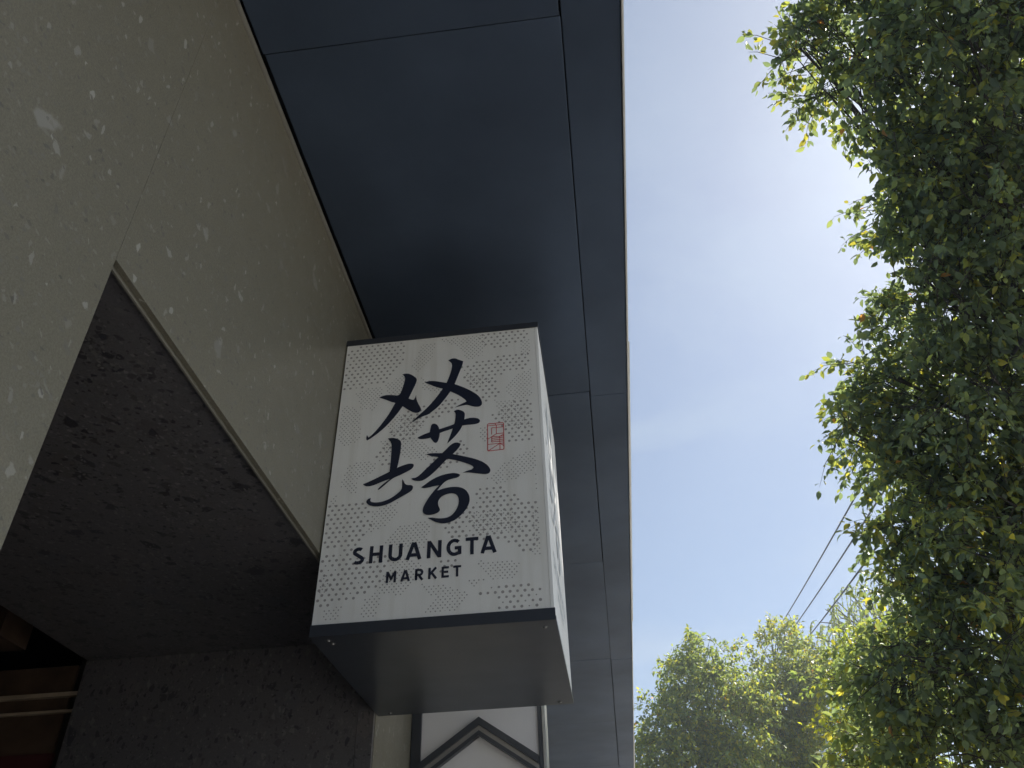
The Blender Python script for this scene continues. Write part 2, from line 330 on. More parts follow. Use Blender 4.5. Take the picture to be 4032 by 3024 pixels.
# folded metal trays: bottom with an upstand in front, top with a thin downstand
bm = bmesh.new()
box_into(bm, SX0, SX1, SY0, SY1, SZ0, SZ0 + 0.003)
box_into(bm, SX0, SX1, SY0 - 0.0012, SY0 + 0.0018, SZ0 + 0.0005, SZ0 + LIP0 + 0.002)
box_into(bm, SX1 - 0.002, SX1 + 0.0012, SY0 + 0.002, SY1, SZ0 + 0.0005, SZ0 + 0.012)
bot = obj('bottom_tray', fin(bm, 'bottom_tray'), M['frame'], sign)
bm = bmesh.new()
box_into(bm, SX0 - 0.0005, SX1, SY0, SY1 * 0.0 + SY1, SZ1 - 0.003, SZ1)
box_into(bm, SX0 - 0.0005, SX1, SY0 - 0.0012, SY0 + 0.0018, SZ1 - LIP1 - 0.002, SZ1 - 0.0005)
box_into(bm, SX1 - 0.002, SX1 + 0.0012, SY0 + 0.002, SY1, SZ1 - 0.010, SZ1 - 0.0005)
obj('top_tray', fin(bm, 'top_tray'), M['frame'], sign)
def screw_mesh():
    bm = bmesh.new()
    bmesh.ops.create_cone(bm, cap_ends=True, segments=12, radius1=0.0062, radius2=0.0042, depth=0.004)
    bmesh.ops.create_cone(bm, cap_ends=True, segments=14, radius1=0.010, radius2=0.010, depth=0.0012, matrix=Matrix.Translation((0, 0, -0.0022)))
    return fin(bm, 'screw')
sm = screw_mesh(); sm.materials.append(M['screw'])
for x, y in ((SX0 + 0.045, SY0 + 0.035), (SX0 + 0.05, SY0 + 0.06), (SX1 - 0.035, SY0 + 0.05), (SX1 - 0.045, SY1 - 0.03), (SX0 + 0.05, SY1 - 0.03)):
    o = obj('screw', sm, None, bot); o.matrix_local = Matrix.Translation((x, y, SZ0 - 0.002)) @ Matrix.Rotation(math.pi, 4, 'X')
# dirt marks in the lower corner of the face
FACE = SY0 + 0.004
def on_face(px, py):
    """photograph position -> (x, z) on the plane of the sign face"""
    d = ROT @ np.array([(px - CX) / F, (py - CY) / F, 1.0]); t = (FACE - EYE[1]) / d[1]; p = EYE + t * d; return float(p[0]), float(p[2])
def flat_mesh(name, polys, y, thick=0.0006):
    """polygons in (x, z) as thin raised print facing -Y"""
    bm = bmesh.new()
    for k, poly in enumerate(polys):
        yk = y - 0.00008 * (k % 5)
        vs_ = [bm.verts.new((p[0], yk, p[1])) for p in poly]
        for tri in tessellate_polygon([[Vector((p[0], p[1], 0)) for p in poly]]):
            try: bm.faces.new([vs_[i] for i in tri])
            except ValueError: pass
    for f in bm.faces:
        f.normal_update()
        if f.normal.y > 0: f.normal_flip()
    me = bpy.data.meshes.new(name); bm.to_mesh(me); bm.free(); return me
def smooth_poly(pts, it=2):
    """rounded outline: corner cutting that keeps sharp tips"""
    pts = [np.array(p, float) for p in pts]
    for _ in range(it):
        out = []; n = len(pts)
        for i in range(n):
            a, b, c = pts[i - 1], pts[i], pts[(i + 1) % n]
            u, v = a - b, c - b; cs = np.dot(u, v) / (np.linalg.norm(u) * np.linalg.norm(v) + 1e-9)
            if cs > -0.25: out.append(b)
            else: out += [b + 0.25 * u, b + 0.25 * v]
        pts = out
    return pts
G = [
 [(512,252),(550,242),(590,252),(637,285),(636,312),(610,370),(566,458),(606,474),(622,455),(630,428),(634,470),(650,505),(668,535),(675,555),(660,576),(630,584),(600,576),(560,555),(515,525),(480,575),(430,635),(370,700),(300,760),(235,806),(208,820),(200,805),(208,772),(222,795),(260,765),(330,685),(400,590),(452,496),(420,490),(370,468),(312,452),(340,437),(380,428),(430,430),(487,435),(515,370),(538,290),(530,268)],
 [(906,132),(935,116),(965,112),(995,125),(1035,138),(1032,162),(1000,240),(962,335),(1020,355),(1090,385),(1150,420),(1185,455),(1200,495),(1190,520),(1165,531),(1120,528),(1085,517),(1060,510),(960,537),(1000,515),(1065,484),(1055,470),(1000,430),(925,398),(880,460),(830,520),(770,570),(735,597),(690,610),(640,635),(603,663),(597,658),(650,605),(720,545),(790,470),(860,375),(800,360),(740,335),(702,320),(740,309),(790,308),(850,318),(892,325),(920,260),(940,190),(938,155)],
 [(762,680),(785,673),(810,682),(822,700),(832,725),(835,760),(828,800),(815,832),(800,842),(782,835),(765,812),(750,790),(748,745),(755,715)],
 [(642,795),(690,770),(750,748),(840,720),(960,680),(1010,655),(1060,632),(1110,623),(1160,628),(1182,645),(1175,668),(1140,680),(1030,688),(960,712),(830,755),(770,790),(720,805),(660,810)],
 [(955,570),(975,556),(1000,555),(1035,568),(1050,585),(1048,620),(1035,680),(1000,745),(950,800),(897,847),(915,800),(940,735),(962,670),(970,620),(972,585)],
 [(985,835),(1015,848),(1005,875),(960,925),(888,985),(820,1060),(750,1125),(690,1165),(650,1170),(605,1163),(592,1150),(598,1143),(625,1142),(660,1120),(720,1060),(800,985),(880,905),(940,845)],
 [(718,940),(745,930),(800,928),(880,930),(940,935),(1040,955),(1130,975),(1200,1000),(1250,1035),(1272,1072),(1262,1100),(1235,1110),(1190,1108),(1130,1100),(1070,1093),(1030,1098),(1070,1080),(1110,1068),(1125,1055),(1115,1035),(1060,1015),(980,990),(890,975),(820,962),(760,955)],
 [(675,1222),(700,1205),(760,1160),(830,1125),(900,1105),(960,1098),(1005,1108),(1008,1125),(985,1140),(940,1148),(890,1165),(850,1200),(812,1252),(880,1228),(950,1217),(1020,1222),(1065,1250),(1090,1295),(1092,1345),(1070,1400),(1025,1455),(965,1505),(900,1530),(850,1534),(800,1522),(755,1500),(730,1485),(760,1482),(820,1490),(870,1489),(920,1475),(960,1440),(990,1390),(1000,1340),(992,1300),(970,1278),(930,1272),(880,1285),(845,1305),(825,1330),(818,1360),(825,1390),(838,1412),(830,1432),(800,1450),(750,1462),(710,1458),(690,1440),(687,1410),(700,1375),(740,1310),(790,1245),(830,1205),(790,1210),(740,1225),(690,1232)],
 [(388,805),(415,797),(450,800),(490,815),(504,835),(500,890),(490,960),(468,1058),(450,1092),(402,1092),(410,1030),(418,950),(422,870),(415,828)],
 [(175,1195),(200,1187),(270,1155),(340,1120),(402,1090),(468,1055),(530,1030),(580,1017),(610,1023),(612,1040),(595,1065),(550,1090),(500,1115),(440,1140),(405,1165),(360,1205),(310,1247),(300,1240),(340,1200),(408,1150),(330,1178),(270,1205),(220,1217),(185,1210)],
 [(512,1153),(525,1170),(535,1195),(560,1205),(590,1203),(606,1215),(603,1240),(580,1262),(530,1290),(460,1330),(390,1368),(330,1385),(270,1388),(225,1378),(203,1355),(205,1335),(225,1320),(243,1317),(235,1335),(245,1350),(290,1355),(350,1345),(420,1315),(480,1270),(508,1240),(512,1200)],
]
strokes = []
for g in G:
    strokes.append([on_face(1350 + p[0] / 2.183, 1360 + p[1] / 2.183) for p in smooth_poly(g)])
for k, s in enumerate(strokes):
    obj('brush_stroke', flat_mesh('brush_stroke', [s], FACE - 0.0016 - 0.0001 * k), M['ink'], sign)

def strip(pts, wd, closed=False):
    """outline pieces of a line of even width"""
    pts = [np.array(p, float) for p in pts]; out = []
    n = len(pts)
    nrm = []
    for i in range(n):
        a = pts[i - 1] if (i > 0 or closed) else None; b = pts[(i + 1) % n] if (i < n - 1 or closed) else None
        d1 = (pts[i] - a) / np.linalg.norm(pts[i] - a) if a is not None else None
        d2 = (b - pts[i]) / np.linalg.norm(b - pts[i]) if b is not None else None
        if d1 is None: d1 = d2
        if d2 is None: d2 = d1
        m = d1 + d2; m /= np.linalg.norm(m) + 1e-9
        nn = np.array([-m[1], m[0]]); c = max(0.45, np.dot(nn, [-d1[1], d1[0]])); nrm.append(nn * wd / 2 / c)
    for i in range(n if closed else n - 1):
        j = (i + 1) % n
        out.append([pts[i] + nrm[i], pts[j] + nrm[j], pts[j] - nrm[j], pts[i] - nrm[i]])
    return out
def arc(cx, cy, rx, ry, a0, a1, n=14):
    return [(cx + rx * math.cos(R_(a)), cy + ry * math.sin(R_(a))) for a in np.linspace(a0, a1, n)]
def letter(ch, wd, s):
    """line pieces in a cell of width wd and height 1; s = stroke width"""
    h = s / 2; i, o = h, wd - h
    if ch == 'H': return [[(i, 0), (i, 1)], [(o, 0), (o, 1)], [(i, .51), (o, .51)]]
    if ch == 'U': return [[(i, 1), (i, .38)] + arc(wd / 2, .38, wd / 2 - h, .38 - h, 180, 360)[1:] + [(o, 1)]]
    if ch == 'A': return [[(h * .9, 0), (wd / 2 - h * .22, 1)], [(wd - h * .9, 0), (wd / 2 + h * .22, 1)], [(wd * .2, .27), (wd * .8, .27)]]
    if ch == 'N': return [[(i, 0), (i, 1)], [(o, 0), (o, 1)], [(i, .96), (o, .04)]]
    if ch == 'T': return [[(0, 1 - h), (wd, 1 - h)], [(wd / 2, 0), (wd / 2, 1 - h)]]
    if ch == 'E': return [[(i, 0), (i, 1)], [(i, h), (wd, h)], [(i, .51), (wd * .9, .51)], [(i, 1 - h), (wd * .98, 1 - h)]]
    if ch == 'M': return [[(i, 0), (i, 1)], [(o, 0), (o, 1)], [(i, .95), (wd / 2, .34), (o, .95)]]
    if ch == 'K': return [[(i, 0), (i, 1)], [(i, .36), (wd - h * .9, 1)], [(wd * .38, .56), (wd - h * .6, 0)]]
    if ch == 'R': return [[(i, 0), (i, 1)], [(i, 1 - h), (wd * .55, 1 - h)] + arc(wd * .55, .68, wd * .45 - h, .32 - h, 90, -90)[1:] + [(i, .36 + h)], [(wd * .5, .38), (wd - h * .6, 0)]]
    if ch == 'G': return [arc(wd * .53, .5, wd * .53 - h, .5 - h, 48, 300, 22) + [(o, .17), (o, .46), (wd * .55, .46)]]
    if ch == 'S':
        top = arc(wd * .5, .735, wd * .5 - h * 1.3, .265 - h, 42, 225, 12); bot_ = arc(wd * .49, .27, wd * .5 - h, .27 - h, 45, -138, 12)
        return [top + bot_]
def word(chars, base0, base1, cap, stroke, ranges, zoom, ox, oy):
    """ranges: extents of each letter at mid height, in the enlarged view"""
    res = []
    (bx0, by0), (bx1, by1) = base0, base1
    for ch, (l, r) in zip(chars, ranges):
        def yb(x): return by0 + (by1 - by0) * (x - bx0) / (bx1 - bx0)
        xl, zl = on_face(ox + l / zoom, oy + (yb(l) - cap / 2) / zoom); xr, zr = on_face(ox + r / zoom, oy + (yb(r) - cap / 2) / zoom)
        zb = on_face(ox + (l + r) / 2 / zoom, oy + yb((l + r) / 2) / zoom)[1]; zt = on_face(ox + (l + r) / 2 / zoom, oy + (yb((l + r) / 2) - cap) / zoom)[1]
        H_ = zt - zb; sw = stroke / H_
        polys = []
        for ln in letter(ch, (xr - xl) / H_, sw):
            polys += [[(xl + p[0] * H_, zb + p[1] * H_) for p in q] for q in strip(ln, sw)]
        res.append((ch, polys))
    return res
letters = word('SHUANGTA', (380, 470), (2060, 318), 226, 0.0108, [(158, 322), (386, 562), (637, 822), (868, 1075), (1147, 1337), (1403, 1600), (1655, 1823), (1852, 2061)], 3.3515, 1340, 2080)
letters += word('MARKET', (605, 727), (1545, 640), 148, 0.0070, [(606, 738), (796, 923), (988, 1097), (1162, 1277), (1337, 1435), (1491, 1595)], 3.3515, 1340, 2080)
for ch, polys in letters:
    obj('letter', flat_mesh('letter', polys, FACE - 0.0016), M['ink'], sign)
# red seal
SL = [[(500,440),(520,415),(990,370),(1020,395),(1035,1220),(1010,1245),(530,1300),(505,1280)]]
SO = [[(510,480),(1010,430)],[(740,410),(785,460),(785,738)],[(630,760),(632,545),(1005,512)],[(510,915),(780,740),(1010,712)],[(640,828),(890,824)],[(890,824),(1012,752)],
      [(897,820),(905,1258)],[(640,830),(635,1012)],[(645,888),(1020,850)],[(642,948),(1020,912)],[(636,1006),(1022,970)],[(512,1085),(1024,1040)],[(530,1290),(885,1062)],[(915,1058),(1028,1122)],[(900,812),(1018,800)]]
def sealpt(p): return on_face(1860 + p[0] / 8.294, 1620 + p[1] / 8.294)
polys = []
for ln in SL: polys += strip([sealpt(p) for p in ln], 0.0024, True)
for ln in SO: polys += strip([sealpt(p) for p in ln], 0.0021)
obj('red_seal', flat_mesh('red_seal', polys, FACE - 0.0015), M['red'], sign, label='small red square seal')
# dot print: patches of two dot sizes on staggered grids
Z1 = lambda q: [on_face(1180 + x / 1.940, 1220 + y / 1.940) for x, y in q]
Z2 = lambda q: [on_face(1180 + x / 1.559, 1960 + y / 1.559) for x, y in q]
BIG = [Z1(q) for q in ([(365,340),(470,265),(815,255),(810,400),(700,500),(640,565),(330,620),(340,540)],
  [(1360,205),(1480,165),(1790,125),(1770,190),(1680,250),(1600,280),(1500,300),(1420,280)],
  [(1230,440),(1380,380),(1620,340),(1800,330),(1790,430),(1560,480),(1490,540),(1550,650),(1420,700),(1380,640),(1260,560)],
  [(790,790),(1000,700),(1240,670),(1190,760),(960,860),(900,970),(700,1040),(690,940),(760,880)],
  [(560,1110),(600,1060),(700,1010),(690,1190),(600,1190)],
  [(1230,1000),(1310,1070),(1210,1170),(990,1260),(930,1230),(960,1180),(1200,1050)],
  [(1470,800),(1560,740),(1640,700),(1800,680),(1820,990),(1600,1010),(1560,900)],
  [(1340,1380),(1500,1320),(1680,1430),(1780,1470),(1840,1500),(1860,1659),(1180,1659),(1220,1600),(1320,1520)],
  [(190,1540),(280,1490),(470,1465),(570,1530),(530,1590),(550,1659),(180,1659)])]
BIG += [Z2(q) for q in ([(105,385),(350,275),(370,370),(560,345),(590,395),(500,450),(530,500),(430,585),(260,640),(70,695),(95,520)],
  [(870,195),(1060,25),(1495,15),(1505,300),(1370,340),(1290,270),(1130,260),(900,240)],
  [(140,265),(155,55),(420,30),(440,120),(400,220),(350,290),(180,310)],
  [(1060,570),(1370,515),(1515,560),(1520,660),(1200,680),(1240,620),(1100,605)],[(850,365),(960,360),(950,425),(860,470)])]
SMALL = [Z1(q) for q in ([(930,270),(1040,255),(1010,390),(890,480),(860,430)],[(1050,220),(1280,165),(1440,150),(1400,350),(1280,390),(1240,300)],
  [(1680,250),(1790,190),(1795,330),(1700,350)],[(430,640),(560,585),(650,600),(570,770),(470,760)],[(640,580),(800,490),(790,650),(700,660)],
  [(305,760),(380,725),(465,800),(465,990),(360,1050),(275,1000)],[(365,1200),(480,1145),(590,1180),(580,1240),(440,1290),(430,1420),(300,1350),(330,1300)],
  [(930,520),(1110,575),(1080,640),(940,610)],[(1560,600),(1640,500),(1800,430),(1810,650),(1640,690)],[(1370,900),(1440,890),(1440,1020),(1380,980)],
  [(1590,1150),(1830,1030),(1830,1190),(1640,1300),(1500,1330),(1430,1290)],[(600,1000),(880,980),(1100,1100),(960,1150),(800,1130),(640,1080)],
  [(640,860),(780,790),(960,860),(900,960),(700,960)],[(1480,690),(1640,690),(1790,900),(1560,900)],[(1790,1230),(1850,1200),(1860,1400),(1800,1380)],
  [(200,1450),(290,1420),(280,1500),(200,1540)],[(560,1540),(760,1460),(700,1600),(520,1659)],[(1260,480),(1480,540),(1300,600)])]
SMALL += [Z2(q) for q in ([(520,275),(600,175),(790,140),(810,200),(760,310),(620,310)],[(1085,385),(1355,390),(1330,490),(1190,515),(1130,450)],
  [(740,530),(900,535),(1050,590),(950,700),(750,735),(830,620)],[(140,700),(260,655),(240,760),(140,775)],[(390,620),(510,575),(460,770),(370,770)],
  [(540,360),(760,395),(720,450),(560,450)],[(1030,500),(1160,490),(1060,550)],[(440,130),(630,50),(520,180),(390,230)],[(70,520),(160,470),(200,560),(80,640)],
  [(560,440),(760,440),(640,600),(440,590)],[(1010,100),(1300,60),(1380,200),(1100,230)],[(1430,60),(1510,40),(1510,380),(1430,340)])]
def inside(p, poly):
    c = False; n = len(poly)
    for i in range(n):
        (x1, y1), (x2, y2) = poly[i], poly[(i + 1) % n]
        if (y1 > p[1]) != (y2 > p[1]) and p[0] < (x2 - x1) * (p[1] - y1) / (y2 - y1) + x1: c = not c
    return c
def lattice(patches, px_, pz_, rad, seed):
    r = random.Random(seed); out = []
    for j in range(int((SZ1 - SZ0) / pz_)):
        for i in range(int((SX1 - SX0) / px_) + 1):
            x = SX0 + (i + 0.5 * (j % 2)) * px_; z = SZ0 + j * pz_
            if not (SX0 + 0.008 < x < SX1 - 0.03 and SZ0 + LIP0 + 0.012 < z < SZ1 - LIP1 - 0.008): continue
            if any(inside((x, z), q) for q in patches):
                out.append((x, z, rad * r.uniform(0.86, 1.05) * (0.55 if r.random() < 0.04 else 1)))
    return out
bm = bmesh.new()
for lst, yy in ((lattice(BIG, 0.0212, 0.0155, 0.0046, 1), FACE - 0.0005), (lattice(SMALL, 0.0138, 0.0084, 0.0023, 2), FACE - 0.0007)):
    for x, z, r in lst:
        bm.faces.new([bm.verts.new((x + r * math.cos(a), yy, z + r * math.sin(a))) for a in np.linspace(0, -2 * math.pi, 9)[:-1] + 0.2])
me = bpy.data.meshes.new('dot_print'); bm.to_mesh(me); bm.free()
obj('dot_print', me, M['dots'], sign, kind='stuff')
# the same lettering on the street-side face, its ink paled to imitate glare
def to_side(poly):
    k = (SY1 - SY0) / (SX1 - SX0); return [(SY0 + (p[0] - SX0) * k, p[1]) for p in poly]
def side_mesh(name, polys, x):
    me = flat_mesh(name, polys, 0.0)
    for v in me.vertices: v.co = Vector((x - v.co.y, v.co.x, v.co.z))
    me.flip_normals(); me.update(); return me
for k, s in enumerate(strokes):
    obj('brush_stroke', side_mesh('brush_stroke', [to_side(s)], SX1 - 0.0006 + 0.0001 * k), M['glareink'], sign)
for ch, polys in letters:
    obj('letter', side_mesh('letter', [to_side(q) for q in polys], SX1 - 0.0006), M['glareink'], sign)

# ------------------------------------------------------------------ second sign board further along the facade
PY = 3.46
s2 = empty('gable_sign', (-0.54, PY, 2.1), label='white board with grey roof shaped outline, half hidden behind the market sign', cat='sign')
box('face_panel', -0.777, -0.294, PY + 0.004, PY + 0.03, 2.1, 3.25, M['plaster'], s2)
box('side_frame', -0.817, -0.777, PY - 0.012, PY + 0.10, 2.1, 3.25, M['frame'], s2)
box('side_frame', -0.294, -0.277, PY - 0.004, PY + 0.10, 2.1, 3.25, M['frame'], s2)
box('edge_rail', -0.276, -0.262, PY - 0.006, PY + 0.10, 2.1, 3.25, M['steel'], s2, 0.002)
def chevron(z_top, t0, t1, y0, y1, mat, name):
    """inverted V band between depths t0 and t1 below the ridge line"""
    xa, xl, xr = -0.534, -0.7765, -0.2945; sl = (2.574 - 2.413) / (0.772 - 0.533); srr = (2.574 - 2.42) / (0.533 - 0.302)
    bm = bmesh.new()
    for (xe, k) in ((xl, sl), (xr, srr)):
        d = abs(xe - xa)
        q = [(xa, z_top - t0), (xe, z_top - t0 - d * k), (xe, z_top - t1 - d * k), (xa, z_top - t1)]
        a = [bm.verts.new((x, y0, z)) for x, z in q]; b = [bm.verts.new((x, y1, z)) for x, z in q]
        bm.faces.new(a); bm.faces.new(b[::-1])
        for i in range(4): bm.faces.new((a[i], b[i], b[(i + 1) % 4], a[(i + 1) % 4]))
    return obj(name, fin(bm, name), mat, s2)
chevron(2.576, 0.0, 0.030, PY - 0.030, PY + 0.004, M['frame'], 'roof_outline')
chevron(2.576, 0.030, 0.052, PY - 0.018, PY + 0.004, M['channel'], 'roof_channel')
chevron(2.576, 0.052, 0.070, PY - 0.026, PY + 0.004, M['frame'], 'roof_outline')

# ------------------------------------------------------------------ trees
def unit(v): return v / (np.linalg.norm(v, axis=-1, keepdims=True) + 1e-9)
def leaves_mesh(name, pos, dirn, nrm, size, cols, rich):
    """pos, dirn, nrm (n,3): leaf base, leaf axis, leaf normal"""
    n = len(pos); side_ = unit(np.cross(nrm, dirn)); nn = unit(np.cross(dirn, side_))
    s = size[:, None]
    if rich:
        prof = [(0, 0, 0), (.28, .25, .07), (.62, .24, .05), (1.0, 0, -.14), (.62, -.24, .05), (.28, -.25, .07), (.3, 0, -.02), (.64, 0, -.04)]
        faces = [(0, 6, 1), (1, 6, 7, 2), (2, 7, 3), (0, 5, 6), (5, 4, 7, 6), (4, 3, 7)]
    else:
        prof = [(0, 0, 0), (.42, .27, .08), (1.0, 0, -.08), (.42, -.27, .08)]
        faces = [(0, 2, 1), (0, 3, 2)]
    k = len(prof)
    V = np.stack([pos + s * (a * dirn + b * side_ + c * nn) for a, b, c in prof], 1).reshape(-1, 3)
    loops, starts, totals = [], [], []
    base = np.arange(n) * k
    arr = np.concatenate([(base[:, None] + np.array(f)[None]) for f in faces], 1)
    lt = np.array([len(f) for f in faces]); tot = np.tile(lt, n); st = np.concatenate([[0], np.cumsum(tot)[:-1]])
    me = bpy.data.meshes.new(name)
    me.vertices.add(len(V)); me.vertices.foreach_set('co', V.ravel())
    me.loops.add(arr.size); me.loops.foreach_set('vertex_index', arr.ravel().astype(np.int32))
    me.polygons.add(len(tot)); me.polygons.foreach_set('loop_start', st.astype(np.int32))
    me.polygons.foreach_set('use_smooth', [True] * len(tot))
    me.update(calc_edges=True)
    at_ = me.color_attributes.new('Col', 'FLOAT_COLOR', 'POINT')
    at_.data.foreach_set('color', np.repeat(np.concatenate([cols, np.ones((n, 1))], 1), k, axis=0).ravel())
    me.validate(); return me
GREEN = np.array([(.086, .120, .096), (.102, .138, .092), (.122, .152, .078), (.158, .182, .056), (.22, .21, .05), (.30, .15, .05)])
def crown(lobes, per_m2, leaf, palette_w, rich, droop=0.55, sprig=0.30, per=13, tint=(1, 1, 1)):
    """lobes: (centre, radius, flatten) -> leaf arrays and twig tubes"""
    P, D, Nn, S, Co, tw = [], [], [], [], [], []
    for c, r, w_ in lobes:
        ns = max(14, int(per_m2 * r * r)); pal = np.array(palette_w) * rng.uniform(.35, 1.8, len(palette_w)); pal[3:5] *= w_; pal /= pal.sum()
        # boughs: sprigs gather in clumps around the lobe, leaving gaps between
        nk = max(3, ns // 9); kd = unit(rng.normal(size=(nk, 3))); ku = rng.uniform(0.3, 1, nk) ** 0.5 * rng.uniform(.78, 1.0, nk)
        kc = c + kd * (ku * r)[:, None]; wh = rng.integers(0, nk, ns); spread = max(.10, .24 * r)
        base = kc[wh] + np.clip(rng.normal(0, 1, (ns, 3)), -1.9, 1.9) * spread * np.array([1, 1, .7]); d = unit(base - c + kd[wh] * r * .3)
        ax = unit(d * 0.9 + rng.normal(0, .45, (ns, 3)) + np.array([0, 0, .1]))
        Ls = sprig * rng.uniform(.6, 1.3, ns)
        for i in range(ns):
            m = max(4, int(per * rng.uniform(.6, 1.3)))
            f = np.linspace(.12, 1, m); bend = np.array([0, 0, -1.]) * (f ** 2)[:, None] * Ls[i] * .28
            p = base[i] + ax[i] * (f * Ls[i])[:, None] + bend
            rd = unit(rng.normal(size=(m, 3)))
            dd = unit(ax[i] * .45 + rd * .8 + np.array([0, 0, -droop]) + rng.normal(0, .15, (m, 3)))
            nr = unit(rng.normal(0, .7, (m, 3)) + np.array([0, 0, .8]))
            P.append(p + dd * leaf * .25); D.append(dd); Nn.append(nr); S.append(leaf * rng.uniform(.5, 1.22, m))
            ci = rng.choice(len(GREEN), m, p=pal); cc = GREEN[ci] * rng.uniform(.8, 1.25, (m, 1)) * np.array(tint); Co.append(cc)
            if rich or i % 3 == 0:
                tw.append(([base[i] - ax[i] * Ls[i] * .5, base[i] + ax[i] * Ls[i] * .5 + np.array([0, 0, -.02 * Ls[i]]), base[i] + ax[i] * Ls[i] * .98 + np.array([0, 0, -.27 * Ls[i]])], [.005, .0035, .0015] if rich else [.006, .004, .003], 3))
    return [np.concatenate(q) for q in (P, D, Nn, S, Co)], tw
def limb(a, b, r0, r1, wob=.12, n=7, sag=0.0):
    a, b = np.array(a, float), np.array(b, float); t = np.linspace(0, 1, n)[:, None]; ln = np.linalg.norm(b - a)
    p = a + (b - a) * t + np.sin(t * np.pi) * rng.normal(0, wob * ln * .35, 3) + np.array([0, 0, 1]) * np.sin(t * np.pi) * sag * ln
    p[1:-1] += rng.normal(0, .015 * ln, (n - 2, 3)); return (p, np.linspace(r0, r1, n), 7)
def tree(name, label, base, fork_h, trunk_r, lobes, per_m2, leaf, pal, rich, lm, group, single=0, **k):
    root = empty(name, tuple(base), label=label, cat='tree', group=group)
    base = np.array(base, float); cz = [c[2] for c, r, w_ in lobes]; topc = np.mean([c for c, r, w_ in lobes], 0)
    fork = base + np.array([rng.normal(0, .1), rng.normal(0, .1), fork_h]); apex = np.array([topc[0] * .6 + base[0] * .4, topc[1] * .6 + base[1] * .4, max(cz)])
    tr = limb(base, fork, trunk_r * 1.25, trunk_r * .8, .04); tr2 = limb(fork, apex, trunk_r * .8, trunk_r * .12, .06, 10)
    flare = tr[1].copy(); flare[0] *= 1.35
    obj('trunk', join_tubes([(tr[0], flare, 10), (tr2[0], tr2[1], 9)], 'trunk'), M['bark'], root)
    arrs, tw = crown(lobes, per_m2, leaf, pal, rich, **k)
    br = []
    for c, r, w_ in lobes:
        f = np.clip((c[2] - fork[2]) / (apex[2] - fork[2] + 1e-6) - .28, 0.02, .9); st = tr2[0][int(f * (len(tr2[0]) - 1))]
        mainl = limb(st, c, trunk_r * .15, trunk_r * .05, .10, 8, .05); br.append(mainl)
        for _ in range(5):
            e = c + unit(rng.normal(size=3)) * r * .6; br.append(limb(mainl[0][rng.integers(4, 7)], e, trunk_r * .05, .005, .12, 6))
    obj('branches', join_tubes(br + tw, 'branches'), M['bark'], root, kind='stuff')
    P, D, Nn, S, Co = arrs
    if single:
        # the leaves that show largest are objects of their own, the rest one mass
        cm = (P - EYE) @ ROT; px = CX + F * cm[:, 0] / cm[:, 2]; py = CY + F * cm[:, 1] / cm[:, 2]
        vis = (cm[:, 2] > 1) & (px > 0) & (px < 4032) & (py > 0) & (py < 3024)
        order = np.argsort(np.where(vis, -S / np.linalg.norm(P - EYE, axis=1), 1e9))[:single]
        protos = {}
        for i in order:
            ci = int(np.argmin(np.abs(GREEN - Co[i]).sum(1)))
            if ci not in protos:
                protos[ci] = leaves_mesh('leaf', np.zeros((1, 3)), np.array([[1., 0, 0]]), np.array([[0, 0, 1.]]), np.array([1.]), GREEN[ci:ci + 1], rich); protos[ci].materials.append(lm)
            sd_ = unit(np.cross(Nn[i], D[i])); n2 = np.cross(D[i], sd_)
            o = obj('leaf', protos[ci], None, root)
            mw = Matrix(((D[i][0], sd_[0], n2[0], 0), (D[i][1], sd_[1], n2[1], 0), (D[i][2], sd_[2], n2[2], 0), (0, 0, 0, 1)))
            o.matrix_basis = Matrix.Translation(Vector(P[i])) @ mw @ Matrix.Scale(float(S[i]), 4)
        keep = np.ones(len(P), bool); keep[order] = False; P, D, Nn, S, Co = (q[keep] for q in (P, D, Nn, S, Co))
    obj('crown', leaves_mesh('crown', P, D, Nn, S, Co, rich), lm, root, kind='stuff')
    return root

def lob(lst, t0, spread, grow=1.0):
    out = []
    for i, q in enumerate(lst):
        x, y, r = q[:3]; t = t0 + (q[3] if len(q) > 3 else rng.uniform(-spread, spread)); out.append((at(x, y, t), r * grow * t / F, q[4] if len(q) > 4 else 1.0))
    return out
NEAR = [(3150, 190, 55, -.2, 2.0), (3240, 190, 90, -.1, 1.8), (3290, 330, 85, 0, 1.6), (3270, 250, 150, 0, 1.5), (3420, 150, 190), (3480, 390, 160), (3600, 300, 250), (3800, 100, 300), (3800, 450, 260), (4050, 300, 300), (4000, 620, 260),
        (3680, 640, 180), (3610, 570, 90), (3600, 900, 150), (3720, 850, 230), (3930, 900, 260), (3530, 840, 80), (3610, 1060, 140), (3750, 1150, 250), (4000, 1200, 260), (3590, 1240, 110),
        (3470, 1470, 150), (3600, 1450, 200), (3440, 1640, 140), (3350, 1700, 65, -.3, 2.2), (3600, 1680, 230), (3820, 1500, 260), (4020, 1560, 260), (3850, 1800, 260),
        (3590, 1900, 140), (3700, 1980, 220), (3960, 2050, 280), (3610, 2110, 130, 0, 1.6), (3550, 2270, 70, -.2, 2.0), (3680, 2280, 170), (3850, 2300, 270), (4050, 2400, 250),
        (3670, 2470, 140), (3780, 2560, 230), (3600, 2640, 150), (3950, 2700, 220), (3660, 2820, 190), (3820, 2870, 200), (3560, 2990, 180), (3760, 3120, 220), (3980, 3120, 170),
        (4350, 200, 400, 1.0), (4350, 800, 380, 1.0), (4400, 1400, 400, .8), (4400, 2000, 400, .8), (4350, 2600, 380, .6), (4700, 700, 450, 1.5), (4750, 1500, 450, 1.5), (3700, -250, 330), (4150, -200, 400, .5)]
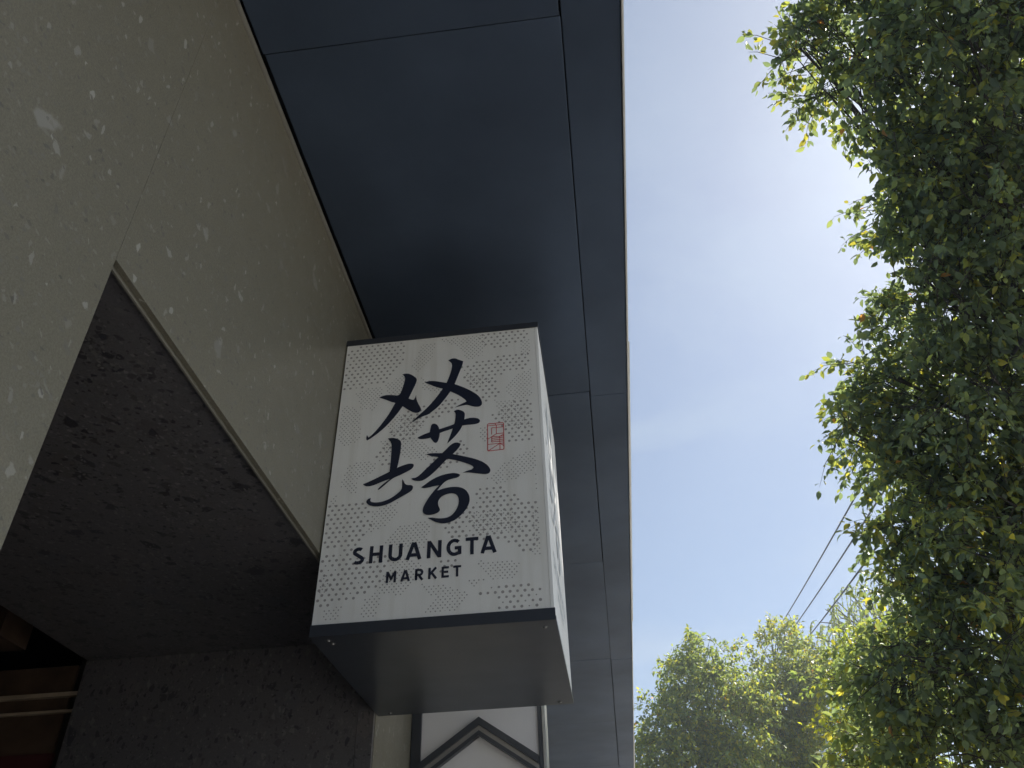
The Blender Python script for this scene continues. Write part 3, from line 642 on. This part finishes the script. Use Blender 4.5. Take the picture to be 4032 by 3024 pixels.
near = tree('camphor_tree', 'large dark green camphor tree filling the right side, nearest to the viewer', (6.0, 7.2, -0.14), 2.6, .22,
     lob(NEAR, 9.2, .7), 270, .100, (.30, .32, .22, .10, .055, .003), True, M['leaf'], 'street trees', single=300)
FARA = [(2790, 2540, 70, 0, 2), (2800, 2640, 105), (2720, 2720, 110), (2860, 2680, 95), (2620, 2760, 65), (2640, 2880, 120), (2570, 2960, 90), (2790, 2830, 150), (2900, 2850, 120), (2700, 3010, 150), (2860, 3030, 150), (2540, 3060, 100), (2500, 3010, 45), (2950, 2720, 80), (2600, 2720, 35), (2860, 3250, 200), (2650, 3250, 180)]
tree('camphor_tree', 'olive green tree with pointed top, standing closest to the canopy edge', (2.3, 20.4, -0.14), 3.2, .12,
     lob(FARA, 20.5, .9, 1.12), 210, .115, (.10, .25, .32, .22, .10, .003), False, M['leaf_far'], 'street trees', sprig=.36, per=14, tint=(1.05, 1.1, .85))
FARB = [(3060, 2500, 55, 0, 2), (3050, 2590, 95), (3000, 2690, 100), (3120, 2680, 100), (3190, 2560, 45), (3200, 2650, 75), (3060, 2800, 140), (3180, 2800, 120), (2980, 2900, 120), (3120, 2950, 150), (3240, 2930, 110), (3260, 2740, 80), (3050, 3080, 160), (3220, 3080, 150), (3130, 3280, 220)]
tree('camphor_tree', 'olive green tree with two rounded tips, in the middle of the distant trees', (4.3, 22.2, -0.14), 3.2, .12,
     lob(FARB, 22.6, .9, 1.12), 200, .118, (.10, .24, .32, .22, .12, .004), False, M['leaf_far'], 'street trees', sprig=.36, per=14, tint=(1.1, 1.1, .85))
MID = [(3340, 2640, 80), (3450, 2580, 100), (3290, 2690, 90), (3420, 2660, 140), (3550, 2600, 130), (3350, 2760, 100), (3500, 2780, 140), (3260, 2660, 45), (3500, 2500, 60), (3600, 2750, 150), (3480, 2930, 140), (3640, 2950, 170), (3520, 3120, 180)]
tree('camphor_tree', 'bright yellow green leafy tree tucked against the large dark tree', (5.2, 14.2, -0.14), 2.4, .14,
     lob(MID, 14.0, .6), 230, .10, (.06, .18, .36, .30, .09, .003), True, M['leaf_far'], 'street trees', tint=(1.2, 1.25, .8))
YEL = [(3380, 2850, 75), (3330, 2920, 75), (3420, 2930, 80), (3350, 3010, 95), (3450, 3020, 90), (3400, 3130, 130)]
tree('young_tree', 'small golden yellow tree low among the distant trees', (3.9, 12.9, -0.14), 1.6, .07,
     lob(YEL, 13.0, .25), 330, .075, (.0, .04, .16, .40, .40, .01), False, M['leaf_far'], None, sprig=.22, per=13, tint=(1.9, 1.8, .6))

# willow: arching pale stems with long hanging strands
wb = np.array([8.3, 27.5, -0.14])
wil = empty('willow_tree', tuple(wb), label='pale weeping willow with thin hanging strands behind the other trees', cat='tree')
topw = at(3470, 2480, 29.5)
tubes = [limb(wb, topw - np.array([0, 0, 2.0]), .22, .1, .04, 9)]
tip = tubes[0][0][-1]
strand, WP, WD, WN, WS, WC = [], [], [], [], [], []
heads = [(3225, 2450), (3250, 2400), (3285, 2360), (3330, 2320), (3380, 2290), (3210, 2510), (3430, 2270), (3300, 2420), (3260, 2480), (3350, 2360), (3420, 2320), (3480, 2260), (3380, 2440), (3460, 2400), (3520, 2330), (3320, 2540), (3430, 2500), (3560, 2300), (3500, 2450), (3400, 2380), (3290, 2390), (3460, 2240), (3540, 2400), (3590, 2350)]
for hx, hy in heads:
    e = at(hx, hy, 29.5 + rng.uniform(-1.2, 1.2)); lb = limb(tip, e, .05, .012, .08, 8, .16); tubes.append(lb)
    for q in range(8):
        s0 = lb[0][rng.integers(3, 8)] + rng.normal(0, .12, 3); out = unit(np.array([rng.normal() - .25, rng.normal() * .8, 0])); ln = rng.uniform(.9, 2.6)
        t = np.linspace(0, 1, 9)[:, None]; pts = s0 + out * (t ** .6) * ln * .32 + np.array([0, 0, 1.]) * (.16 * np.sin(t * 2.2) - (t ** 1.7) * ln * .95)
        strand.append((pts, np.linspace(.012, .006, 9), 3))
        for f in np.linspace(.1, 1, int(ln * 26)):
            i0 = min(7, int(f * 8)); p = pts[i0] + (pts[i0 + 1] - pts[i0]) * (f * 8 - i0)
            WP.append(p); WD.append(unit(np.array([rng.normal() * .5, rng.normal() * .5, -1.0]))); WN.append(unit(rng.normal(size=3))); WS.append(rng.uniform(.06, .12)); WC.append(np.array([.17, .21, .06]) * rng.uniform(.8, 1.3))
obj('trunk', join_tubes(tubes, 'trunk'), M['bark'], wil)
obj('strands', join_tubes(strand, 'strands'), M['willow'], wil, kind='stuff')
me = leaves_mesh('crown', np.array(WP), np.array(WD), np.array(WN), np.array(WS), np.array(WC), False)
obj('crown', me, M['willow'], wil, kind='stuff')
sme = [c for c in wil.children if c.name.startswith('strands')][0].data
ca = sme.color_attributes.new('Col', 'FLOAT_COLOR', 'POINT'); ca.data.foreach_set('color', np.tile([.16, .19, .08, 1.0], len(sme.vertices)))

# ------------------------------------------------------------------ overhead cables
CB = [((3381, 1932), (3080, 2452), 'uppermost of the three overhead cables crossing the sky to the trees'),
      ((3412, 2041), (3126, 2470), 'middle one of the three overhead cables crossing the sky to the trees'),
      ((3400, 2224), (3153, 2543), 'lowest of the three overhead cables crossing the sky to the trees')]
for (a, b, lab) in CB:
    p0, p1 = at(*a, 17.0), at(*b, 31.0); d = p1 - p0
    t = np.linspace(-1.0, 1.5, 26)[:, None]; pts = p0 + d * t + np.array([0, 0, .35]) * ((t - .5) ** 2 - .25) * .35
    obj('overhead_cable', join_tubes([(pts, .018, 6)], 'overhead_cable'), M['cable'], None, lab, 'cable', 'overhead cables')

# ------------------------------------------------------------------ sunlit air
hz = bpy.data.materials.new('pale_haze'); hz.use_nodes = True
hn = hz.node_tree.nodes; hn.remove(hn['Principled BSDF'])
pv = hn.new('ShaderNodeVolumePrincipled'); pv.inputs['Color'].default_value = (0.86, 0.93, 1.0, 1); pv.inputs['Density'].default_value = 0.0033; pv.inputs['Anisotropy'].default_value = 0.55
hz.node_tree.links.new(pv.outputs[0], hn['Material Output'].inputs['Volume'])
box('haze', -115, 155, -115, 195, -2.0, 17.0, hz, kind='stuff')
